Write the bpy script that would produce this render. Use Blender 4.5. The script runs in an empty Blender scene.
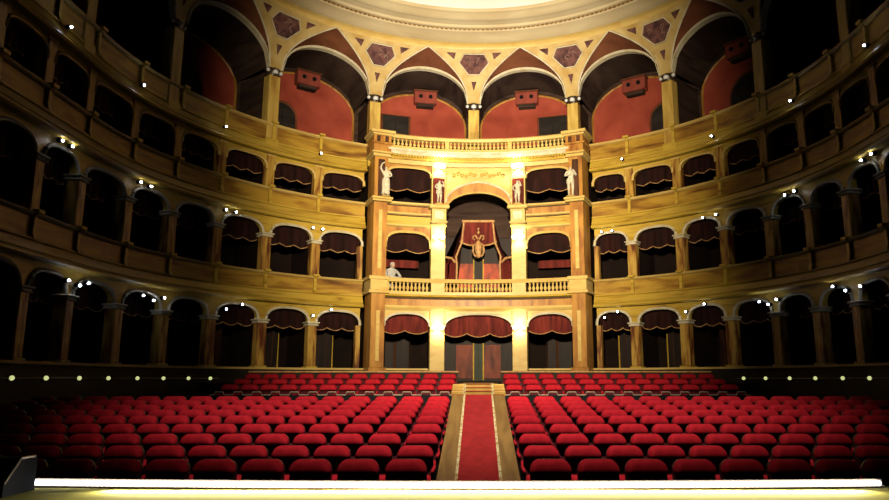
import bpy, bmesh, math, random
from mathutils import Vector, Matrix
random.seed(4)
SC = bpy.context.scene
COL = SC.collection
PI = math.pi
R0, YC, LIFT = 10.2, 17.6, 1.6        # horseshoe radius, its centre in front of the viewer, lift of the whole place above zero
D = math.radians

# ------------------------------------------------------------------ geometry of the horseshoe
def P(a, r, z=0.0):
    """point on the horseshoe: a in degrees from the axis (straight side walls past 90), r radius"""
    if abs(a) <= 90:
        return Vector((r*math.sin(D(a)), YC + r*math.cos(D(a)), z))
    s = 1 if a > 0 else -1
    return Vector((s*r, YC - D(abs(a)-90)*R0, z))
def facing(a):
    return -D(max(-90, min(90, a)))

# ------------------------------------------------------------------ materials
def mat(name, c1, c2=None, scale=(3, 3, 3), rough=.6, spec=.3, metal=0.0, lo=.35, hi=.7, coord='Object', c3=None, detail=6, bump=0.0, sheen=0):
    m = bpy.data.materials.new(name); m.use_nodes = True
    nt = m.node_tree; b = nt.nodes['Principled BSDF']
    b.inputs['Roughness'].default_value = rough
    b.inputs['Specular IOR Level'].default_value = spec
    b.inputs['Metallic'].default_value = metal
    if sheen: b.inputs['Sheen Weight'].default_value = sheen
    b.inputs['Base Color'].default_value = (*c1, 1)
    if c2:
        mp = nt.nodes.new('ShaderNodeMapping'); mp.inputs['Scale'].default_value = scale
        if coord == 'Position':
            g = nt.nodes.new('ShaderNodeNewGeometry'); nt.links.new(g.outputs['Position'], mp.inputs['Vector'])
        else:
            g = nt.nodes.new('ShaderNodeTexCoord'); nt.links.new(g.outputs['Object'], mp.inputs['Vector'])
        n = nt.nodes.new('ShaderNodeTexNoise'); n.inputs['Scale'].default_value = 1; n.inputs['Detail'].default_value = detail
        n.inputs['Distortion'].default_value = .4
        nt.links.new(mp.outputs[0], n.inputs['Vector'])
        r = nt.nodes.new('ShaderNodeValToRGB'); e = r.color_ramp.elements
        e[0].position = lo; e[0].color = (*c2, 1); e[1].position = hi; e[1].color = (*c1, 1)
        if c3:
            x = e.new((lo+hi)/2); x.color = (*c3, 1)
        nt.links.new(n.outputs['Fac'], r.inputs[0]); nt.links.new(r.outputs[0], b.inputs['Base Color'])
        if bump:
            bp = nt.nodes.new('ShaderNodeBump'); bp.inputs['Strength'].default_value = bump; bp.inputs['Distance'].default_value = .02
            nt.links.new(n.outputs['Fac'], bp.inputs['Height']); nt.links.new(bp.outputs[0], b.inputs['Normal'])
    return m
def glow(name, c, s):
    m = bpy.data.materials.new(name); m.use_nodes = True
    b = m.node_tree.nodes['Principled BSDF']; b.inputs['Base Color'].default_value = (*c, 1)
    b.inputs['Emission Color'].default_value = (*c, 1); b.inputs['Emission Strength'].default_value = s
    return m
M = {}
M['gold'] = mat('gold_paint', (.66, .42, .055), (.24, .11, .015), (.8, .8, 6), .42, .45, lo=.26, hi=.52, coord='Position', c3=(.54, .32, .036))
M['gold_panel'] = mat('gold_panel_paint', (.56, .32, .040), (.13, .045, .008), (.6, .6, 3.6), .45, .4, lo=.30, hi=.58, coord='Position', c3=(.34, .16, .02))
M['gold_light'] = mat('pale_gold_paint', (.78, .53, .16), (.66, .40, .10), (1.6, 1.6, 5), .45, .4, lo=.28, hi=.6, coord='Position')
M['orange'] = mat('orange_gold_paint', (.58, .27, .048), (.30, .10, .018), (3.5, 3.5, .9), .45, .4, lo=.30, hi=.58, coord='Position')
M['cream'] = mat('cream_plaster', (.80, .69, .48), (.64, .50, .28), (3, 3, 3), .6, .3, lo=.3, hi=.6, coord='Position')
M['shaft'] = mat('streaked_gold_shaft', (.62, .37, .07), (.14, .035, .010), (5, 5, .9), .45, .4, lo=.38, hi=.60, coord='Position', c3=(.45, .22, .04))
M['gallery_shaft'] = mat('gallery_shaft_gold', (.74, .50, .12), (.42, .21, .035), (4, 4, .7), .45, .4, lo=.28, hi=.58, coord='Position')
M['ceil'] = mat('ceiling_cream', (.66, .52, .30), (.52, .38, .20), (.6, .6, 3), .7, .2, lo=.3, hi=.7, coord='Position')
M['dome'] = mat('dome_white', (.82, .76, .68), (.74, .62, .52), (.4, .4, .4), .8, .1, lo=.3, hi=.7, coord='Position')
M['pend'] = mat('pendentive_gold', (.72, .52, .21), (.52, .31, .08), (1.6, 1.6, 1.6), .55, .3, lo=.3, hi=.65, coord='Position')
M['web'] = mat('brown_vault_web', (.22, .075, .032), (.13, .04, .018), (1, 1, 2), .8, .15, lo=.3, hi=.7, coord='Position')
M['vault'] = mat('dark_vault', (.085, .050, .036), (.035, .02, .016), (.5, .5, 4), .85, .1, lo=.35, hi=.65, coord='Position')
M['redwall'] = mat('red_plaster', (.50, .095, .055), (.34, .056, .034), (1.1, 1.1, 1.1), .8, .15, lo=.3, hi=.7, coord='Position')
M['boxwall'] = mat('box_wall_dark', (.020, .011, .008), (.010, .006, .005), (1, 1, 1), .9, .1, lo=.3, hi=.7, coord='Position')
M['speaker_red'] = mat('speaker_red', (.36, .075, .05), (.26, .05, .034), (2, 2, 2), .7, .2)
M['darkwood'] = mat('dark_wood', (.030, .014, .008), (.012, .006, .004), (6, 6, .8), .6, .3, coord='Position')
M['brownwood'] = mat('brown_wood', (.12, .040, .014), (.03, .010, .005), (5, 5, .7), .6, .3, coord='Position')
M['parterre'] = mat('parterre_wall', (.035, .026, .014), (.018, .012, .008), (1, 1, 3), .7, .2, coord='Position')
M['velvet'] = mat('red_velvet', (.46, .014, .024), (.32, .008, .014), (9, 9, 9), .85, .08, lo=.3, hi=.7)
M['velvet_shaded'] = mat('shaded_red_velvet', (.085, .006, .010), (.05, .004, .006), (9, 9, 9), .8, .2, lo=.3, hi=.7)  # darker copy of the velvet, shade under the head cushion put into the colour
M['seatdark'] = mat('seat_dark_shell', (.012, .006, .006), None, rough=.5)
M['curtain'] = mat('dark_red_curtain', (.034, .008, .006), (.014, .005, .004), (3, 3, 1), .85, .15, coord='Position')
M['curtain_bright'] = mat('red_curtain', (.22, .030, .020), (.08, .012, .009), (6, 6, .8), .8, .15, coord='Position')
M['fringe'] = mat('gold_fringe', (.62, .36, .14), (.40, .18, .06), (9, 9, 9), .6, .3, coord='Position')
M['marble'] = mat('statue_marble', (.74, .66, .50), (.55, .42, .24), (7, 7, 7), .55, .3, lo=.3, hi=.6)
M['bronze'] = mat('bronze_capital', (.10, .065, .035), (.03, .02, .012), (12, 12, 12), .35, .6, metal=.3)
M['pearl'] = mat('capital_pearl', (.75, .72, .70), None, rough=.25, spec=.6)
M['painting'] = mat('relief_painting', (.20, .085, .070), (.075, .032, .032), (4, 4, 4), .8, .15, lo=.35, hi=.6, coord='Position')
M['relief'] = mat('relief_figures', (.36, .20, .16), (.20, .10, .08), (6, 6, 6), .8, .15, coord='Position')
M['carpet'] = mat('red_carpet', (.34, .022, .020), (.24, .015, .014), (7, 5, 7), .9, .1, lo=.3, hi=.7)
M['aisle'] = mat('aisle_boards', (.24, .135, .030), (.12, .055, .012), (9, .7, 3), .55, .3, lo=.3, hi=.65)
M['stepgold'] = mat('step_gold', (.55, .36, .07), (.34, .18, .03), (3, 3, 3), .5, .3)
M['braid'] = mat('white_gold_braid', (.66, .56, .30), (.30, .18, .04), (30, 18, 30), .7, .2, lo=.42, hi=.55)
M['floor'] = mat('stalls_floor', (.018, .008, .007), (.010, .005, .005), (2, 2, 2), .8, .15)
M['stage'] = mat('stage_boards', (.70, .60, .17), (.50, .42, .09), (.9, 6, 1), .95, .02, lo=.3, hi=.7)
M['black'] = mat('black_casing', (.010, .010, .011), None, rough=.8, spec=.08)
M['grey'] = mat('pale_metal', (.45, .34, .24), None, rough=.4, metal=.4)
M['doordark'] = mat('gallery_door', (.040, .030, .026), (.018, .013, .012), (1, 1, 4), .7, .2, coord='Position')
M['doorred'] = mat('red_door_panel', (.55, .085, .032), (.16, .030, .014), (3, 3, 1.2), .6, .3, lo=.35, hi=.6, coord='Position')
M['doorred_dark'] = mat('dark_red_door_panel', (.22, .045, .020), (.07, .016, .010), (3, 3, 1.2), .6, .3, lo=.38, hi=.62, coord='Position')
M['doorgreen'] = mat('dark_green_door', (.05, .06, .028), (.02, .024, .014), (3, 3, 1), .6, .3, coord='Position')
M['white_cloth'] = mat('pale_cloth', (.62, .60, .55), (.42, .38, .34), (9, 9, 9), .8, .2)
M['skin'] = mat('skin', (.55, .36, .26), None, rough=.6)
M['hair'] = mat('pale_hair', (.62, .58, .52), None, rough=.6)
M['led'] = glow('led_white', (.90, .93, 1.0), 9)
M['led_small'] = glow('led_small_white', (.74, .82, 1.0), 36)
M['led_wall'] = glow('led_wall_yellow', (.80, .86, .36), .75)
M['lamp'] = glow('lamp_white', (1.0, .95, .84), 5)

# ------------------------------------------------------------------ mesh building
XF = {}
class MB:
    def __init__(s): s.v = []; s.f = []
    def add(s, vs, fs):
        o = len(s.v); s.v += [Vector(p) for p in vs]; s.f += [tuple(i+o for i in f) for f in fs]; return s
    def box(s, x0, x1, y0, y1, z0, z1, bev=0.0):
        if bev:
            b = bev
            prof = [(-1, -1)]
            lay = [(z0, b), (z0+b, 0), (z1-b, 0), (z1, b)]
            vs = []; fs = []
            for z, i in lay:
                xs = [(x0+b+i*0, y0+i), (x1-b, y0+i), (x1-i, y0+b), (x1-i, y1-b), (x1-b, y1-i), (x0+b, y1-i), (x0+i, y1-b), (x0+i, y0+b)]
                vs += [(x, y, z) for x, y in xs]
            for k in range(3):
                for j in range(8):
                    fs.append((k*8+j, k*8+(j+1) % 8, k*8+8+(j+1) % 8, k*8+8+j))
            fs.append(tuple(range(7, -1, -1))); fs.append(tuple(range(24, 32)))
            return s.add(vs, fs)
        vs = [(x, y, z) for z in (z0, z1) for x, y in ((x0, y0), (x1, y0), (x1, y1), (x0, y1))]
        return s.add(vs, [(3, 2, 1, 0), (4, 5, 6, 7), (0, 1, 5, 4), (1, 2, 6, 5), (2, 3, 7, 6), (3, 0, 4, 7)])
    def grid(s, rows, closed_u=False, closed_v=False):
        nu = len(rows); nv = len(rows[0]); vs = [p for r in rows for p in r]; fs = []
        for i in range(nu if closed_u else nu-1):
            for j in range(nv if closed_v else nv-1):
                a = i*nv+j; b = i*nv+(j+1) % nv; c = ((i+1) % nu)*nv+(j+1) % nv; d = ((i+1) % nu)*nv+j
                fs.append((a, b, c, d))
        return s.add(vs, fs)
    def rings(s, rows):            # closed rings with end caps
        o = len(s.v); n = len(rows[0]); s.grid(rows, closed_v=True)
        s.f.append(tuple(o+i for i in range(n-1, -1, -1))); o2 = o+(len(rows)-1)*n
        s.f.append(tuple(o2+i for i in range(n))); return s
    def tube(s, pts, r, n=6, closed=False):
        pts = [Vector(p) for p in pts]; rows = []; m = len(pts)
        for i, p in enumerate(pts):
            a = pts[(i-1) % m] if (closed or i) else p; b = pts[(i+1) % m] if (closed or i < m-1) else p
            t = (b-a).normalized()
            up = Vector((0, 0, 1)) if abs(t.z) < .9 else Vector((0, 1, 0))
            x = t.cross(up).normalized(); y = x.cross(t)
            rr = r[i] if isinstance(r, (list, tuple)) else r
            rows.append([p + x*rr*math.cos(2*PI*k/n) + y*rr*math.sin(2*PI*k/n) for k in range(n)])
        if closed: return s.grid(rows, closed_u=True, closed_v=True)
        return s.rings(rows)
    def lathe(s, prof, n=12, c=(0, 0, 0)):
        rows = [[(c[0]+r*math.cos(2*PI*k/n), c[1]+r*math.sin(2*PI*k/n), c[2]+z) for k in range(n)] for r, z in prof]
        return s.rings(rows)
    def sphere(s, c, r, n=8, m=5):
        return s.lathe([(max(r*math.sin(PI*i/m), 1e-4), -r*math.cos(PI*i/m)) for i in range(m+1)], n, c)
    def sweep(s, prof, a0, a1, step=1.5):     # closed (r, z) profile along the horseshoe
        n = max(1, int(math.ceil(abs(a1-a0)/step)))
        return s.rings([[P(a0+(a1-a0)*i/n, r, z) for r, z in prof] for i in range(n+1)])
    def loft(s, a0, a1, zb, zt, r0, r1, n=20):  # wall with a shaped lower and upper edge, zb/zt functions of 0..1
        rows = []
        for i in range(n+1):
            t = i/n; a = a0+(a1-a0)*t
            rows.append([P(a, r0, zb(t)), P(a, r1, zb(t)), P(a, r1, zt(t)), P(a, r0, zt(t))])
        return s.rings(rows)
    def build(s, name, m, parent=None, root=None, smooth=False, origin=None):
        """world verts are moved into the root's frame when root is given"""
        me = bpy.data.meshes.new(name)
        vs = s.v
        if root is not None:
            loc, rz = XF[root]; mi = Matrix.Rotation(-rz, 3, 'Z'); vs = [mi @ (v-loc) for v in vs]
        loc = None
        if parent is None:
            xs = [v.x for v in vs]; ys = [v.y for v in vs]; zs = [v.z for v in vs]
            loc = Vector(((min(xs)+max(xs))/2, (min(ys)+max(ys))/2, min(zs))) if origin is None else Vector(origin)
            vs = [v-loc for v in vs]
        me.from_pydata([tuple(v) for v in vs], [], s.f)
        bm = bmesh.new(); bm.from_mesh(me); bmesh.ops.recalc_face_normals(bm, faces=bm.faces); bm.to_mesh(me); bm.free()
        if smooth:
            for p in me.polygons: p.use_smooth = True
            try: me.set_sharp_from_angle(angle=D(40))
            except Exception: pass
        me.materials.append(M[m] if isinstance(m, str) else m)
        o = bpy.data.objects.new(name, me); COL.objects.link(o)
        if parent is not None: o.parent = parent
        else: o.location = loc
        return o
def tag(o, label=None, cat=None, group=None, kind=None):
    if label: o['label'] = label
    if cat: o['category'] = cat
    if group: o['group'] = group
    if kind: o['kind'] = kind
    return o
def thing(name, label, cat, loc=(0, 0, 0), rz=0.0, group=None):
    o = bpy.data.objects.new(name, None); COL.objects.link(o); o.location = loc; o.rotation_euler = (0, 0, rz)
    o.empty_display_size = .1
    XF[o] = (Vector(loc), rz); return tag(o, label, cat, group)
def dup(src, label, loc, rz=0.0, group=None, scale=None):
    r = src.copy(); COL.objects.link(r); r.location = loc; r.rotation_euler = (0, 0, rz); r['label'] = label
    if scale: r.scale = scale
    if group: r['group'] = group
    for c in list(src.children):
        k = c.copy(); COL.objects.link(k); k.parent = r
        for g in list(c.children):
            q = g.copy(); COL.objects.link(q); q.parent = k
    return r
def struct(name, mb, m, smooth=False):
    return tag(mb.build(name, m, smooth=smooth), kind='structure')
ORD = ['first', 'second', 'third', 'fourth', 'fifth', 'sixth', 'seventh', 'eighth', 'ninth', 'tenth', 'eleventh', 'twelfth', 'thirteenth',
       'fourteenth', 'fifteenth', 'sixteenth', 'seventeenth', 'eighteenth', 'nineteenth', 'twentieth']
SIDE = {-1: 'left', 1: 'right'}

# ------------------------------------------------------------------ key heights (metres from the viewer's eye) and bay angles
COLS = {-1: [-36.7, -47.7, -58.7, -69.0, -79.3, -91.0, -101.0, -111.0], 1: [34.6, 45.4, 55.3, 65.4, 74.5, 83.5, 93.0, 102.5]}
ENDA = {-1: -121.0, 1: 112.0}
PIL, INN, RC = 23.7, 9.6, 9.55
ARC = [-112.0, -93.5, -71.2, -48.0, -24.3, -1.1, 22.2, 44.4, 66.0, 87.5, 105.0]
TIER = ['ground tier', 'first tier', 'second tier']

# ------------------------------------------------------------------ setting
# floor: terraces under the stalls, one mesh
ROWS = [(8.2, -.905), (9.4, -.861), (10.45, -.789), (11.4, -.706), (12.2, -.614), (12.9, -.544), (13.5, -.477), (14.1, -.411), (14.7, -.347)]
REAR = [(19.8, -.145), (20.8, .01), (21.8, .17)]
SEAT_H = .70
mb = MB()
ys = [5.75] + [(ROWS[i][0]+ROWS[i+1][0])/2+.15 for i in range(8)] + [15.4]
for i, (y, z) in enumerate(ROWS):
    mb.box(-10.3, 10.3, ys[i], ys[i+1], -2.3, z-SEAT_H)
mb.box(-10.3, 10.3, 15.4, 19.2, -2.3, -1.05)
ry = [19.2, 20.4, 21.4, 22.5]
for i, (y, z) in enumerate(REAR): mb.box(-10.3, 10.3, ry[i], ry[i+1], -2.3, z-SEAT_H)
mb.box(-10.3, 10.3, 22.5, 30.6, -2.3, -.12)
struct('floor', mb, 'floor')
# raised gangway with the ramp, between the two halves of the stalls
mb = MB()
prof = [(7.6, -1.22), (13.0, -.292), (14.0, -.12), (22.5, -.11), (22.5, -2.2), (7.6, -2.2)]
mb.rings([[(x, y, z) for y, z in prof] for x in (-.475, .475)])
struct('floor_gangway', mb, 'aisle')
# stage
mb = MB(); n = 24
front = []
for i in range(n+1):
    x = -6+12*i/n
    front.append((x, 5.50+.012*x*x))
vs = []
rows = [[(x, y, -.815), (x, 3.0, -.815), (x, 3.0, -2.2), (x, y, -2.2)] for x, y in front]
mb.rings(rows)
struct('floor_stage', mb, 'stage')
# walls
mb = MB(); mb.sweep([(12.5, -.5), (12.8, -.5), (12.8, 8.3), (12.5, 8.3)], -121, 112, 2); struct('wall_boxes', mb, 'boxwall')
mb = MB(); mb.sweep([(12.6, 8.3), (12.9, 8.3), (12.9, 14.2), (12.6, 14.2)], -121, 112, 2); struct('wall_gallery', mb, 'vault')
for s in (-1, 1):
    mb = MB(); mb.sweep([(10.12, -1.9), (10.35, -1.9), (10.35, .33), (10.12, .33)], s*8.4, ENDA[s], 2); struct('wall_parterre_'+SIDE[s], mb, 'parterre')
for s in (-1, 1):
    mb = MB(); mb.sweep([(10.3, .30), (12.5, .30), (12.5, .36), (10.3, .36)], s*8.4, ENDA[s], 2); struct('floor_boxes_'+SIDE[s], mb, 'darkwood')
mb = MB(); mb.sweep([(9.9, 2.70), (12.5, 2.70), (12.5, 2.82), (9.9, 2.82)], -24, 24, 2)
for s in (-1, 1): mb.sweep([(10.4, 2.70), (12.5, 2.70), (12.5, 2.82), (10.4, 2.82)], s*24, ENDA[s], 2)
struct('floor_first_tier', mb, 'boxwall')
mb = MB()
for s in (-1, 1): mb.sweep([(10.4, 5.86), (12.5, 5.86), (12.5, 5.98), (10.4, 5.98)], s*7.8, ENDA[s], 2)
struct('floor_second_tier', mb, 'boxwall')
mb = MB(); mb.sweep([(9.9, 8.60), (12.6, 8.60), (12.6, 8.72), (9.9, 8.72)], -24, 24, 2)
for s in (-1, 1): mb.sweep([(10.4, 8.25), (12.6, 8.25), (12.6, 8.40), (10.4, 8.40)], s*24, ENDA[s], 2)
struct('floor_gallery', mb, 'boxwall')
mb = MB(); mb.sweep([(12.30, 2.85), (12.45, 2.85), (12.45, 8.55), (12.30, 8.55)], -7.5, 7.5, 2); struct('wall_royal_box', mb, 'vault')
def partition(a, z0, z1, r0=10.72, r1=12.55, t=.06):
    mb = MB(); da = math.degrees(t/11.5)
    mb.sweep([(r0, z0), (r1, z0), (r1, z1), (r0, z1)], a-da, a+da, 5); return mb
for s in (-1, 1):
    mb = MB()
    for a in COLS[s]:
        q = partition(a, .36, 8.3); mb.add(q.v, q.f)
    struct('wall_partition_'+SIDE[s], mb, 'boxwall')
mb = MB()
for a in (-PIL, PIL):
    q = partition(a, -.1, 8.6, 10.2, 12.55, .12); mb.add(q.v, q.f)
for a in (-INN, INN):
    q = partition(a, -.1, 8.6, 9.95, 12.55, .08); mb.add(q.v, q.f)
struct('wall_partition_centre', mb, 'boxwall')

# ------------------------------------------------------------------ ceiling
def ring_lathe(prof, name, m, n=120, smooth=True):
    rows = [[(r*math.sin(2*PI*k/n), YC+r*math.cos(2*PI*k/n), z) for k in range(n)] for r, z in prof]
    mb = MB(); mb.grid(rows, closed_u=True, closed_v=True); return struct(name, mb, m, smooth)
ring_lathe([(9.55, 13.50), (9.40, 13.50), (9.36, 13.56), (9.36, 13.64), (9.28, 13.68), (9.20, 13.68), (9.20, 13.9), (9.55, 13.9)], 'trim_cornice', 'gold_light')
ring_lathe([(9.24, 13.70), (9.10, 13.70), (8.95, 13.82), (8.60, 13.88), (8.55, 13.94), (8.42, 13.94), (8.36, 13.88), (8.26, 13.88), (8.20, 13.96),
            (7.85, 13.99), (7.80, 13.92), (7.62, 13.92), (7.50, 14.00), (7.28, 14.02), (7.22, 14.10), (7.22, 14.4), (9.24, 14.4)], 'ceiling', 'ceil')
rows = []
prof = [(7.22, 14.12)] + [(7.1*math.cos(t), 14.25+2.6*math.sin(t)) for t in [D(x) for x in (0, 10, 20, 30, 40, 50, 60, 70, 80, 89)]]
mb = MB(); n = 96
mb.grid([[(r*math.sin(2*PI*k/n), YC+r*math.cos(2*PI*k/n), z) for k in range(n)] for r, z in prof], closed_v=True)
struct('ceiling_dome', mb, 'dome', True)
# beaded frieze on the ceiling ring
mb = MB()
for k in range(-64, 65):
    a = k*1.25
    mb.sweep([(8.52, 13.90), (8.36, 13.86), (8.36, 13.95), (8.52, 13.95)], a-.32, a+.32, 2)
struct('trim_frieze', mb, 'orange')

# ------------------------------------------------------------------ gallery arcade: pendentives, ribs, vaults, columns
ZC, ZT = 11.45, 13.52
def pend_r(u): return 10.25-.86*u*u
HALF = [(ARC[i+1]-ARC[i])/2 for i in range(len(ARC)-1)]
DEL0 = math.degrees(.27/10.2)
for i, a in enumerate(ARC):
    hl = HALF[i-1] if i > 0 else 8.0
    hr = HALF[i] if i < len(HALF) else 8.0
    k = i-5                                   # 0 is the middle column
    where = 'on the middle column above the royal box' if k == 0 else 'on the %s gallery column %s of the middle one' % (ORD[abs(k)-1], SIDE[-1 if k < 0 else 1])
    def edge(u, h, s): return s*(DEL0+(h-DEL0)*u**2.5)
    def surf(u, w, off=0.0):                  # w in -1..1 across
        h = hl if w < 0 else hr
        return P(a+abs(w)*edge(u, h, -1 if w < 0 else 1), pend_r(u)-off, ZC+(ZT-ZC)*u)
    if abs(a) < 100:
        t = thing('ceiling_pendentive', 'golden fan-shaped pendentive with hexagonal painting ' + where, 'pendentive', P(a, 10.25, ZC), facing(a), 'pendentives under the ceiling ring')
        mb = MB(); nu, nv = 14, 14; rows = []
        for iu in range(nu+1):
            u = iu/nu
            fr = [surf(u, -1+2*j/nv) for j in range(nv+1)]; bk = [surf(u, -1+2*j/nv, -.14) for j in range(nv, -1, -1)]
            rows.append(fr+bk)
        mb.rings(rows); mb.build('body', 'pend', t, t)
        mb = MB()
        for w in (-1, 1):
            mb.tube([surf(iu/16, w*.985, .015) for iu in range(17)], .035, 6)
        mb.build('edge_moulding', 'cream', t, t, True)
        def loc(dx, u, off): return P(a+math.degrees(dx/10.2), pend_r(u)-off, ZC+(ZT-ZC)*u)
        hexv = [(-.44, .90), (.44, .90), (.62, .77), (.22, .58), (-.22, .58), (-.62, .77)]
        cx0, cu0 = 0, .75
        def plate(pts, off, thick, name, m, par):
            q = MB(); nn = len(pts)
            f = [loc(x, u, off) for x, u in pts]; b = [loc(x, u, off-thick) for x, u in pts]
            q.add(f+b, [tuple(range(nn)), tuple(range(2*nn-1, nn-1, -1))]+[(j, (j+1) % nn, nn+(j+1) % nn, nn+j) for j in range(nn)])
            return q.build(name, m, par, t)
        pl = plate(hexv, .05, .08, 'hexagon_painting', 'painting', t)
        mb = MB(); mb.tube([loc(x*1.06, cu0+(u-cu0)*1.08, .05) for x, u in hexv], .028, 6, True); mb.build('hexagon_frame', 'cream', t, t)
        mb = MB()                                    # swirling relief on the panel
        rnd = random.Random(50+i)
        for q in range(5):
            x0, u0 = rnd.uniform(-.30, .30), rnd.uniform(.68, .82)
            mb.tube([loc(x0+.09*math.cos(z/2+q), u0+.035*math.sin(z/2+q*2)+.006*z, .065) for z in range(9)], [.01, .02, .028, .03, .03, .028, .022, .016, .01], 5)
        mb.build('relief', 'relief', pl, t, True)
        plate([(-.11, .44), (.11, .44), (0, .27)], .035, .05, 'triangle_panel', 'painting', t)
        for w in (-1, 1):
            plate([(w*.82, .93), (w*1.22, .93), (w*.88, .83)], .04, .06, 'triangle_panel', 'painting', t)
        # the column that carries it
    g = thing('gallery_column', 'square gold gallery column with bronze capital, ' + ('the middle one above the royal box' if k == 0 else '%s %s of the middle one' % (ORD[abs(k)-1], SIDE[-1 if k < 0 else 1])),
              'column', P(a, 10.45, 8.4), facing(a), 'columns of the top gallery')
    MB().box(-.27, .27, -.27, .27, 0, .30, .02).build('base', 'gold', g)
    MB().box(-.225, .225, -.215, .215, .30, 2.78, .02).build('shaft', 'gallery_shaft', g)
    mb = MB(); mb.lathe([(.24, 2.76), (.27, 2.80), (.27, 2.84), (.20, 2.87), (.23, 2.95), (.30, 3.0), (.30, 3.05)], 16)
    cap = mb.build('capital', 'bronze', g, smooth=True)
    mb = MB()
    mb.sphere((0, -.20, 2.93), .115, 12, 8)
    for x in (-.27, .27): mb.sphere((x, -.14, 2.96), .075, 10, 6)
    mb.build('capital_pearls', 'pearl', cap, smooth=True)

mbw = MB(); mbv = MB(); mbp = MB()
for i in range(len(ARC)-1):
    a0, a1 = ARC[i], ARC[i+1]; h = HALF[i]; am = (a0+a1)/2; n = 24
    spring, crown = ZC+.02, 12.93
    rib = []; pe = []
    for j in range(n+1):
        t = -1+2*j/n; d = t*(h-DEL0)
        zr = spring+(crown-spring)*math.sqrt(max(0, 1-t*t))
        rib.append((am+d, zr))
        uu = (1-abs(t))**(1/2.5); pe.append(P(am+d, pend_r(uu)+.02, ZC+(ZT-ZC)*uu))
    rows = []
    for j in range(n+1):
        p0 = pe[j]; p1 = P(rib[j][0], 10.30, rib[j][1]); rows.append([p0, (p0+p1)/2 + Vector((0, 0, .05*math.sin(PI*j/n))), p1])
    mbw.grid(rows)
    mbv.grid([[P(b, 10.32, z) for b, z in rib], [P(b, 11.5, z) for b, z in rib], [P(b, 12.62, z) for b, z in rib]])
    k = i-5
    nm = 'first bay %s of the middle column' % SIDE[1 if k >= 0 else -1] if k in (0, -1) else '%s bay %s of the middle column' % (ORD[k if k >= 0 else -k-1], SIDE[1 if k >= 0 else -1])
    mb = MB(); rr = []
    for b, z in rib:
        rr.append([P(b, 10.18, z-.03), P(b, 10.42, z-.03), P(b, 10.42, z+.07), P(b, 10.18, z+.07)])
    mb.rings(rr)
    tag(mb.build('arch_rib', 'cream'), 'thin cream arch rib over the gallery, ' + nm, 'arch', 'arch ribs of the gallery')
    t = thing('lunette_panel', 'red arched wall panel in the gallery, ' + nm, 'wall panel', P(am, 12.58, 8.45), facing(am), 'red lunettes of the gallery wall')
    hw = h*.86; ln = [(am-hw, 8.45)]+[(am-hw*math.cos(PI*j/24), 11.15+1.52*math.sin(PI*j/24)) for j in range(25)]+[(am+hw, 8.45)]
    mb = MB(); mb.rings([[P(b, r_, z_) for r_, z_ in ((12.52, 8.45), (12.59, 8.45), (12.59, z), (12.52, z))] for b, z in ln[1:-1]])
    mb.build('panel', 'redwall', t, t)
    mb = MB(); mb.tube([P(b, 12.50, z) for b, z in ln], .05, 5); mb.build('edge_moulding', 'orange', t, t, True)
    for a in ((a0, a1) if i == len(ARC)-2 else (a0,)):
        q = partition(a, 8.4, 11.5, 10.75, 12.6, .10); mbp.add(q.v, q.f)
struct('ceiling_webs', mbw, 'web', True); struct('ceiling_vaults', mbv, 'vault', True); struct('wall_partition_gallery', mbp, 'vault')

# wall boxes and doorways on the red gallery wall
for a, z, lab in [(-11.3, 12.15, 'first bay left'), (10.3, 12.15, 'first bay right'), (-36.0, 12.1, 'second bay left'), (33.0, 12.0, 'second bay right'), (54.5, 12.1, 'third bay right')]:
    t = thing('loudspeaker', 'square red loudspeaker with two dark holes on gallery wall, %s of middle' % lab, 'loudspeaker', P(a, 12.44, z), facing(a), 'loudspeakers on the gallery wall')
    MB().box(-.50, .50, -.40, 0, 0, .55, .02).build('cabinet', 'speaker_red', t)
    MB().box(-.54, .54, -.44, .0, .55, .60).build('lid', 'web', t)
    for x in (-.22, .22):
        mb = MB(); mb.tube([(x, -.43, .30), (x, -.39, .30)], .09, 12); mb.build('speaker_cone', 'black', t)
    MB().box(-.38, .38, -.30, 0, -.14, 0).build('bracket', 'vault', t)
def arch_pts(w, h, n=14):
    return [(-w, 0)]+[(-w*math.cos(PI*j/n), h-w+w*math.sin(PI*j/n)) for j in range(n+1)]+[(w, 0)]
def plate_xz(pts, y0, y1):
    n = len(pts); mb = MB()
    mb.add([(x, y0, z) for x, z in pts]+[(x, y1, z) for x, z in pts], [tuple(range(n)), tuple(range(2*n-1, n-1, -1))]+[(j, (j+1) % n, n+(j+1) % n, n+j) for j in range(n)])
    return mb
for a, w, h, kind, lab in [(-17.3, .62, 2.85, 0, 'dark square doorway in the red gallery wall, first bay left of the middle'),
                           (15.6, .66, 2.85, 0, 'dark square doorway in the red gallery wall, first bay right of the middle'),
                           (-40.5, .62, 2.5, 1, 'dark arched doorway in the red gallery wall, second bay left of the middle'),
                           (38.8, .70, 2.6, 1, 'dark arched doorway in the red gallery wall, second bay right of the middle'),
                           (-60.0, .8, 2.7, 1, 'dark arched doorway in the red gallery wall, third bay left of the middle'),
                           (55.5, .85, 2.7, 1, 'dark arched doorway in the red gallery wall, third bay right of the middle')]:
    t = thing('gallery_doorway', lab, 'door', P(a, 12.44, 8.7), facing(a), 'doorways of the gallery')
    pts = arch_pts(w, h) if kind else [(-w, 0), (-w, h), (w, h), (w, 0)]
    plate_xz(pts, -.05, 0).build('door_leaf', 'doordark', t)
    mb = MB(); mb.tube([(x, -.06, z) for x, z in pts], .05, 5); mb.build('door_frame', 'web', t)
    MB().box(-.01, .01, -.065, -.05, .1, h-.4).build('door_seam', 'black', t)

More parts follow.
